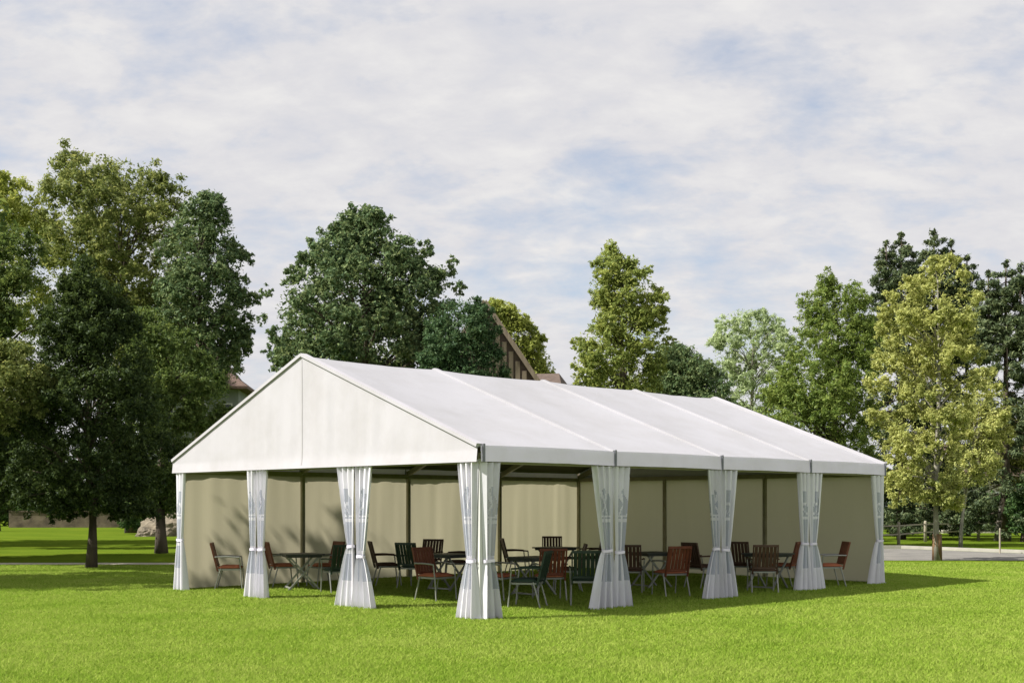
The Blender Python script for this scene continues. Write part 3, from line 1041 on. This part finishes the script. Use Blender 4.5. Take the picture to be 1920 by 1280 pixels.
tree('slender_golden_tree', 'slender pale stemmed golden tree in front of the far hedge', 'tree', 58,
     [(745, 1885, 1920), (790, 1860, 1950), (850, 1850, 1950), (920, 1850, 1925)],
     1870, 'leaf_gold', 6500, 0.22, lobes=28, lobe=(0.16, 0.28), trunk_r=0.10, seed=18, bark='bark_grey', limb=20)

# trees beyond the left edge whose shade lies on the lawn
def tree_w(name, label, x, y, h, rad, zb, mat, n, size, seed, trunk_r=0.25):
    px = 960 + x / y * F
    hp = lambda z: HZ - (z - CH) / y * F
    rp = rad / y * F
    return tree(name, label, 'tree', y, [(hp(h), px - rp * 0.3, px + rp * 0.3), (hp(h * 0.85), px - rp * 0.8, px + rp * 0.8), (hp((h + zb) / 2), px - rp, px + rp), (hp(zb), px - rp * 0.6, px + rp * 0.6)],
                px, mat, n, size, lobes=46, lobe=(0.2, 0.34), trunk_r=trunk_r, seed=seed)


tree_w('shade_tree', 'leafy green tree beyond the lawn edge shading the grass beside the tent gable', -16.4, 25.8, 12.8, 3.9, 1.8, 'leaf_deep', 7000, 0.50, 31)
tree_w('shade_maple', 'broad green tree beyond the lawn edge next to the path', -20.4, 36.6, 15.0, 4.9, 2.0, 'leaf_deep', 7500, 0.58, 32)
tree_w('shade_oak', 'tall green tree beyond the lawn edge behind the path', -31.0, 52.0, 18.0, 5.8, 2.4, 'leaf_deep', 7500, 0.62, 33)

# shrubs closing the view under the crowns
def shrub(name, label, d, x0, x1, top, mat, n, size, seed, group=None):
    root = tree(name, label, 'shrub', d, [(top, x0 + (x1 - x0) * 0.3, x1 - (x1 - x0) * 0.3), (top + (HZ - top) * 0.35, x0, x1), (HZ + 0.75 * CH / d * F, x0, x1)],
                (x0 + x1) / 2, mat, n, size, lobes=34, lobe=(0.2, 0.34), trunk_r=0.12, seed=seed, group=group, limb=14, depth=0.5)
    return root


for i, (x0, x1, tp, d) in enumerate([(-90, 60, 850, 98), (30, 150, 830, 96), (110, 230, 845, 100), (190, 310, 840, 97), (270, 380, 830, 101), (350, 460, 800, 90)]):
    shrub('dark_shrub', 'dark evergreen shrub in the row behind the low stone wall', d, x0, x1, tp, 'leaf_hedge', 6500, 0.34, 50 + i, 'shrubs behind the low wall')
for i, (x0, x1, tp, d, lab) in enumerate([(215, 330, 868, 71, 'dark bush right behind the big boulder'), (300, 420, 845, 70, 'dark bush behind the tent corner next to the boulder')]):
    shrub('boulder_bush', lab, d, x0, x1, tp, 'leaf_hedge', 6500, 0.28, 60 + i)
for i, (x0, x1, tp, d) in enumerate([(1630, 1720, 880, 66), (1690, 1790, 872, 67), (1770, 1860, 928, 66), (1840, 1930, 925, 66.5)]):
    shrub('hedge_shrub', 'dense dark green hedge shrub behind the low rail fence', d, x0, x1, tp, 'leaf_hedge', 6500, 0.24, 70 + i, 'hedge behind the rail fence')
shrub('corner_bush', 'leafy dark bush beside the slender golden tree at the road', 56, 1880, 1960, 905, 'leaf_hedge', 5000, 0.2, 80)

# ================================================================== houses, wall, rock, fence
# steep timber gable behind the ridge
D = 56.0
gh = empty('timber_house', (PX(908, D), D, 0), R(5))
tag(gh, 'steep tan timber gable of a house behind the ridge partly hidden by ivy', 'house')
pk = PZ(572, D); sl = (pk - PZ(712, D)) / (PX(1005, D) - PX(908, D)); hw = 4.6; ez = pk - sl * hw
mesh_pd('wall', [(-hw, 0, 0), (hw, 0, 0), (hw, 0, ez), (0, 0, pk), (-hw, 0, ez), (-hw, 9, 0), (hw, 9, 0), (hw, 9, ez), (0, 9, pk), (-hw, 9, ez)],
        [(0, 1, 2, 3, 4), (9, 8, 7, 6, 5), (1, 6, 7, 2), (0, 4, 9, 5)], M['timber_dark'], gh)
for k in range(-14, 15):
    x = k * 0.31
    zt = pk - sl * abs(x) - 0.35
    zb = 2.6
    if zt > zb + 0.2:
        MB().box((x, -0.04, (zt + zb) / 2), (0.21, 0.06, zt - zb)).build('board', M['timber'], gh)
for z in (4.2, 7.2):
    w = (pk - z) / sl - 0.3
    if w > 0.4: MB().box((0, -0.085, z), (2 * w, 0.05, 0.16)).build('beam', M['timber'], gh)
for s in (-1, 1):
    MB().bar((s * (hw + 0.35), -0.30, ez - sl * 0.35), (0, -0.30, pk + 0.12), 0.10, 0.20).build('bargeboard', M['timber'], gh)
    nrm = Vector((s * sl, 0, 1)).normalized()
    a = Vector((s * (hw + 0.4), 0, ez - sl * 0.4)); b = Vector((0, 0, pk))
    off = nrm * 0.12
    V = []
    for q in (a, b):
        for yy in (-0.24, 9.3):
            V.append(q + Vector((0, yy, 0)) + nrm * 0.02); V.append(q + Vector((0, yy, 0)) + off + Vector((0, 0, 0.02)))
    mesh_pd('roof', V, [(0, 2, 6, 4), (1, 5, 7, 3), (0, 1, 3, 2), (4, 6, 7, 5), (0, 4, 5, 1), (2, 3, 7, 6)], M['tile'], gh)
# annex roof to its right
an = empty('brown_roofed_annex', (PX(1014, 60), 60, 0), R(-14))
tag(an, 'low dark brown roof showing beside the steep timber gable', 'house')
MB().box((0, 3, 3.4), (2.2, 6, 6.8)).build('wall', M['timber_dark'], an)
zr = PZ(688, 60)
mesh_pd('roof', [(-1.3, -0.3, 6.7), (1.3, -0.3, 6.7), (1.3, 6.4, 6.7), (-1.3, 6.4, 6.7), (-1.0, 3, zr), (0.3, 3, zr)],
        [(0, 1, 5, 4), (1, 2, 5), (2, 3, 4, 5), (3, 0, 4), (3, 2, 1, 0)], M['timber_dark'], an)

# hipped house left
D = 82.0
hz_ = PZ(729, D)
lh = empty('hipped_house', (PX(446, D) - 3.2, D, 0), R(4))
tag(lh, 'grey house with brown hipped roof glimpsed between the trees beside the tent gable', 'house')
MB().box((0, 3.2, hz_ / 2), (6.4, 6.4, hz_)).build('wall', M['grey_wall'], lh)
ro = mesh_pd('roof', [(-3.9, -0.7, hz_ - 0.02), (3.9, -0.7, hz_ - 0.02), (3.9, 7.1, hz_ - 0.02), (-3.9, 7.1, hz_ - 0.02),
                 (-3.9, -0.7, hz_ + 0.16), (3.9, -0.7, hz_ + 0.16), (3.9, 7.1, hz_ + 0.16), (-3.9, 7.1, hz_ + 0.16),
                 (-2.6, 0.8, hz_ + 1.15), (2.6, 0.8, hz_ + 1.15), (2.6, 5.6, hz_ + 1.15), (-2.6, 5.6, hz_ + 1.15), (0, 3.2, hz_ + 4.6)],
        [(3, 2, 1, 0), (0, 1, 5, 4), (1, 2, 6, 5), (2, 3, 7, 6), (3, 0, 4, 7), (4, 5, 9, 8), (5, 6, 10, 9), (6, 7, 11, 10), (7, 4, 8, 11), (8, 9, 12), (9, 10, 12), (10, 11, 12), (11, 8, 12)], M['tile'], lh)
for x in (-1.6, 0.6, 2.3):
    for z in (hz_ - 1.7, hz_ - 4.4):
        w = MB().box((x, -0.02, z), (1.0, 0.06, 1.5)).build('window', M['white_paint'], lh)
        MB().box((x, -0.06, z), (0.82, 0.03, 1.3)).build('pane', M['glass'], w)

# pale low house right
D = 74.0
ph_ = empty('pale_bungalow', (PX(1900, D), D, 0), R(6))
tag(ph_, 'pale cream low house behind the hedge and young trees', 'house')
MB().box((0, 3, 1.75), (9.0, 6, 3.5)).build('wall', M['render_wall'], ph_)
mesh_pd('roof', [(-4.9, -0.5, 3.5), (4.9, -0.5, 3.5), (4.9, 6.5, 3.5), (-4.9, 6.5, 3.5), (-3.6, 3, 5.6), (3.6, 3, 5.6)],
        [(0, 1, 5, 4), (1, 2, 5), (2, 3, 4, 5), (3, 0, 4), (3, 2, 1, 0)], M['tile'], ph_)
for x in (-3.0, -0.6, 2.4):
    w = MB().box((x, -0.02, 1.9), (1.2, 0.06, 1.3)).build('window', M['white_paint'], ph_)
    MB().box((x, -0.06, 1.9), (1.0, 0.03, 1.1)).build('pane', M['glass'], w)

# low stone wall left, far across the lawn
D = 92.0
sw = empty('stone_wall', (PX(150, D), D, 0), R(1.5))
tag(sw, 'low brown stone garden wall at the far end of the lawn beyond the conical tree', 'wall')
MB().box((0, 0, 0.58), (10.6, 0.35, 1.2)).build('wall_body', M['stone'], sw)
for k in range(12):
    MB().box((-5.3 + 0.45 + k * 0.885, 0, 1.225 + 0.012 * math.sin(k * 2.7)), (0.86, 0.46, 0.10)).build('coping_stone', M['stone'], sw)

# boulder by the tent
def rock(name, label, loc, size, seed, mat):
    bm = bmesh.new()
    bmesh.ops.create_icosphere(bm, subdivisions=4, radius=1.0)
    for v in bm.verts:
        c = v.co.copy()
        k = 1 + 0.30 * mnoise.noise(c * 1.1 + Vector((seed, 0, 0))) + 0.26 * abs(mnoise.noise(c * 2.4 + Vector((0, seed, 0)))) + 0.09 * mnoise.noise(c * 6.5)
        v.co = Vector((c.x * k * size[0], c.y * k * size[1], max(-0.15, c.z * k * size[2])))
    me = bpy.data.meshes.new(name)
    bm.to_mesh(me); bm.free()
    o = link_mesh(name, me, mat)
    o.location = loc
    return tag(o, label, 'rock')


rock('boulder', 'big rounded tan boulder on the far lawn near the tent gable corner', (PX(325, 67), 67, 0.02), (1.75, 1.2, 1.22), 4.0, M['rock'])
rock('boulder', 'small flat stone leaning at the foot of the big boulder', (PX(276, 66), 66, 0.02), (0.62, 0.5, 0.42), 9.0, M['rock'])

# rail fence along the verge
fp = [(14.2, 49.5), (PX(1685, 52), 52.0), (PX(1735, 56), 56.0), (22.6, 58.5), (26.4, 59.6), (30.2, 60.4)]
fe = empty('rail_fence', (fp[0][0], fp[0][1], 0))
tag(fe, 'low weathered wooden rail fence along the verge behind the road', 'fence')
o_ = Vector((fp[0][0], fp[0][1], 0))
for k, (x, y) in enumerate(fp):
    p_ = Vector((x, y, 0)) - o_
    MB().tube([p_ + Vector((0, 0, -0.02)), p_ + Vector((0, 0, 0.92)), p_ + Vector((0, 0, 0.98))], [0.075, 0.07, 0.045], 10).build('post', M['fence_wood'], fe, True)
    if k:
        for z in (0.45, 0.82):
            MB().bar(prev + Vector((0, 0, z)), p_ + Vector((0, 0, z)), 0.04, 0.06).build('rail', M['fence_wood'], fe)
    prev = p_
mp_ = MB()
mp_.tube([(0, 0, -0.02), (0, 0, 0.86), (0, 0, 0.9)], [0.03, 0.03, 0.015], 10)
mk = mp_.build('marker_post', M['fence_wood'])
mk.location = (PX(1878, 42.6), 42.75, 0)
tag(mk, 'thin pale marker post standing at the road edge', 'post')

# ================================================================== grass blades
n = 850000
dmin, dmax = 9.6, 36.0
u_ = rng.random(n)
pw = 0.75                                  # areal density ~ d^-(2-pw)
dd = (dmin ** pw + u_ * (dmax ** pw - dmin ** pw)) ** (1 / pw)
hx = 0.445 * dd + 0.6
xx = (rng.random(n) * 2 - 1) * hx
keep = ~((dd > 34.4) & (xx < 4))
dd, xx = dd[keep], xx[keep]
n = len(dd)
h = (0.022 + 0.022 * rng.random(n)) * (1 + 0.25 * np.sin(xx * 1.7 + 2 * np.sin(dd * 1.1)) * np.sin(dd * 2.3))
wd = (0.0045 + 0.0035 * rng.random(n)) * (dd / 12.0) ** 0.6
an_ = rng.random(n) * 2 * np.pi
le = rng.normal(size=(n, 2)) * 0.8
ca, sa = np.cos(an_) * wd, np.sin(an_) * wd
Vb = np.zeros((n, 3, 3), np.float32)
Vb[:, 0, 0] = xx - ca; Vb[:, 0, 1] = dd - sa
Vb[:, 1, 0] = xx + ca; Vb[:, 1, 1] = dd + sa
Vb[:, 2, 0] = xx + le[:, 0] * h; Vb[:, 2, 1] = dd + le[:, 1] * h; Vb[:, 2, 2] = h
go = mesh_np('grass', Vb.reshape(-1, 3), 3, M['grass'])
tag(go, 'short mown bright green grass blades covering the lawn', 'grass', None, 'stuff')
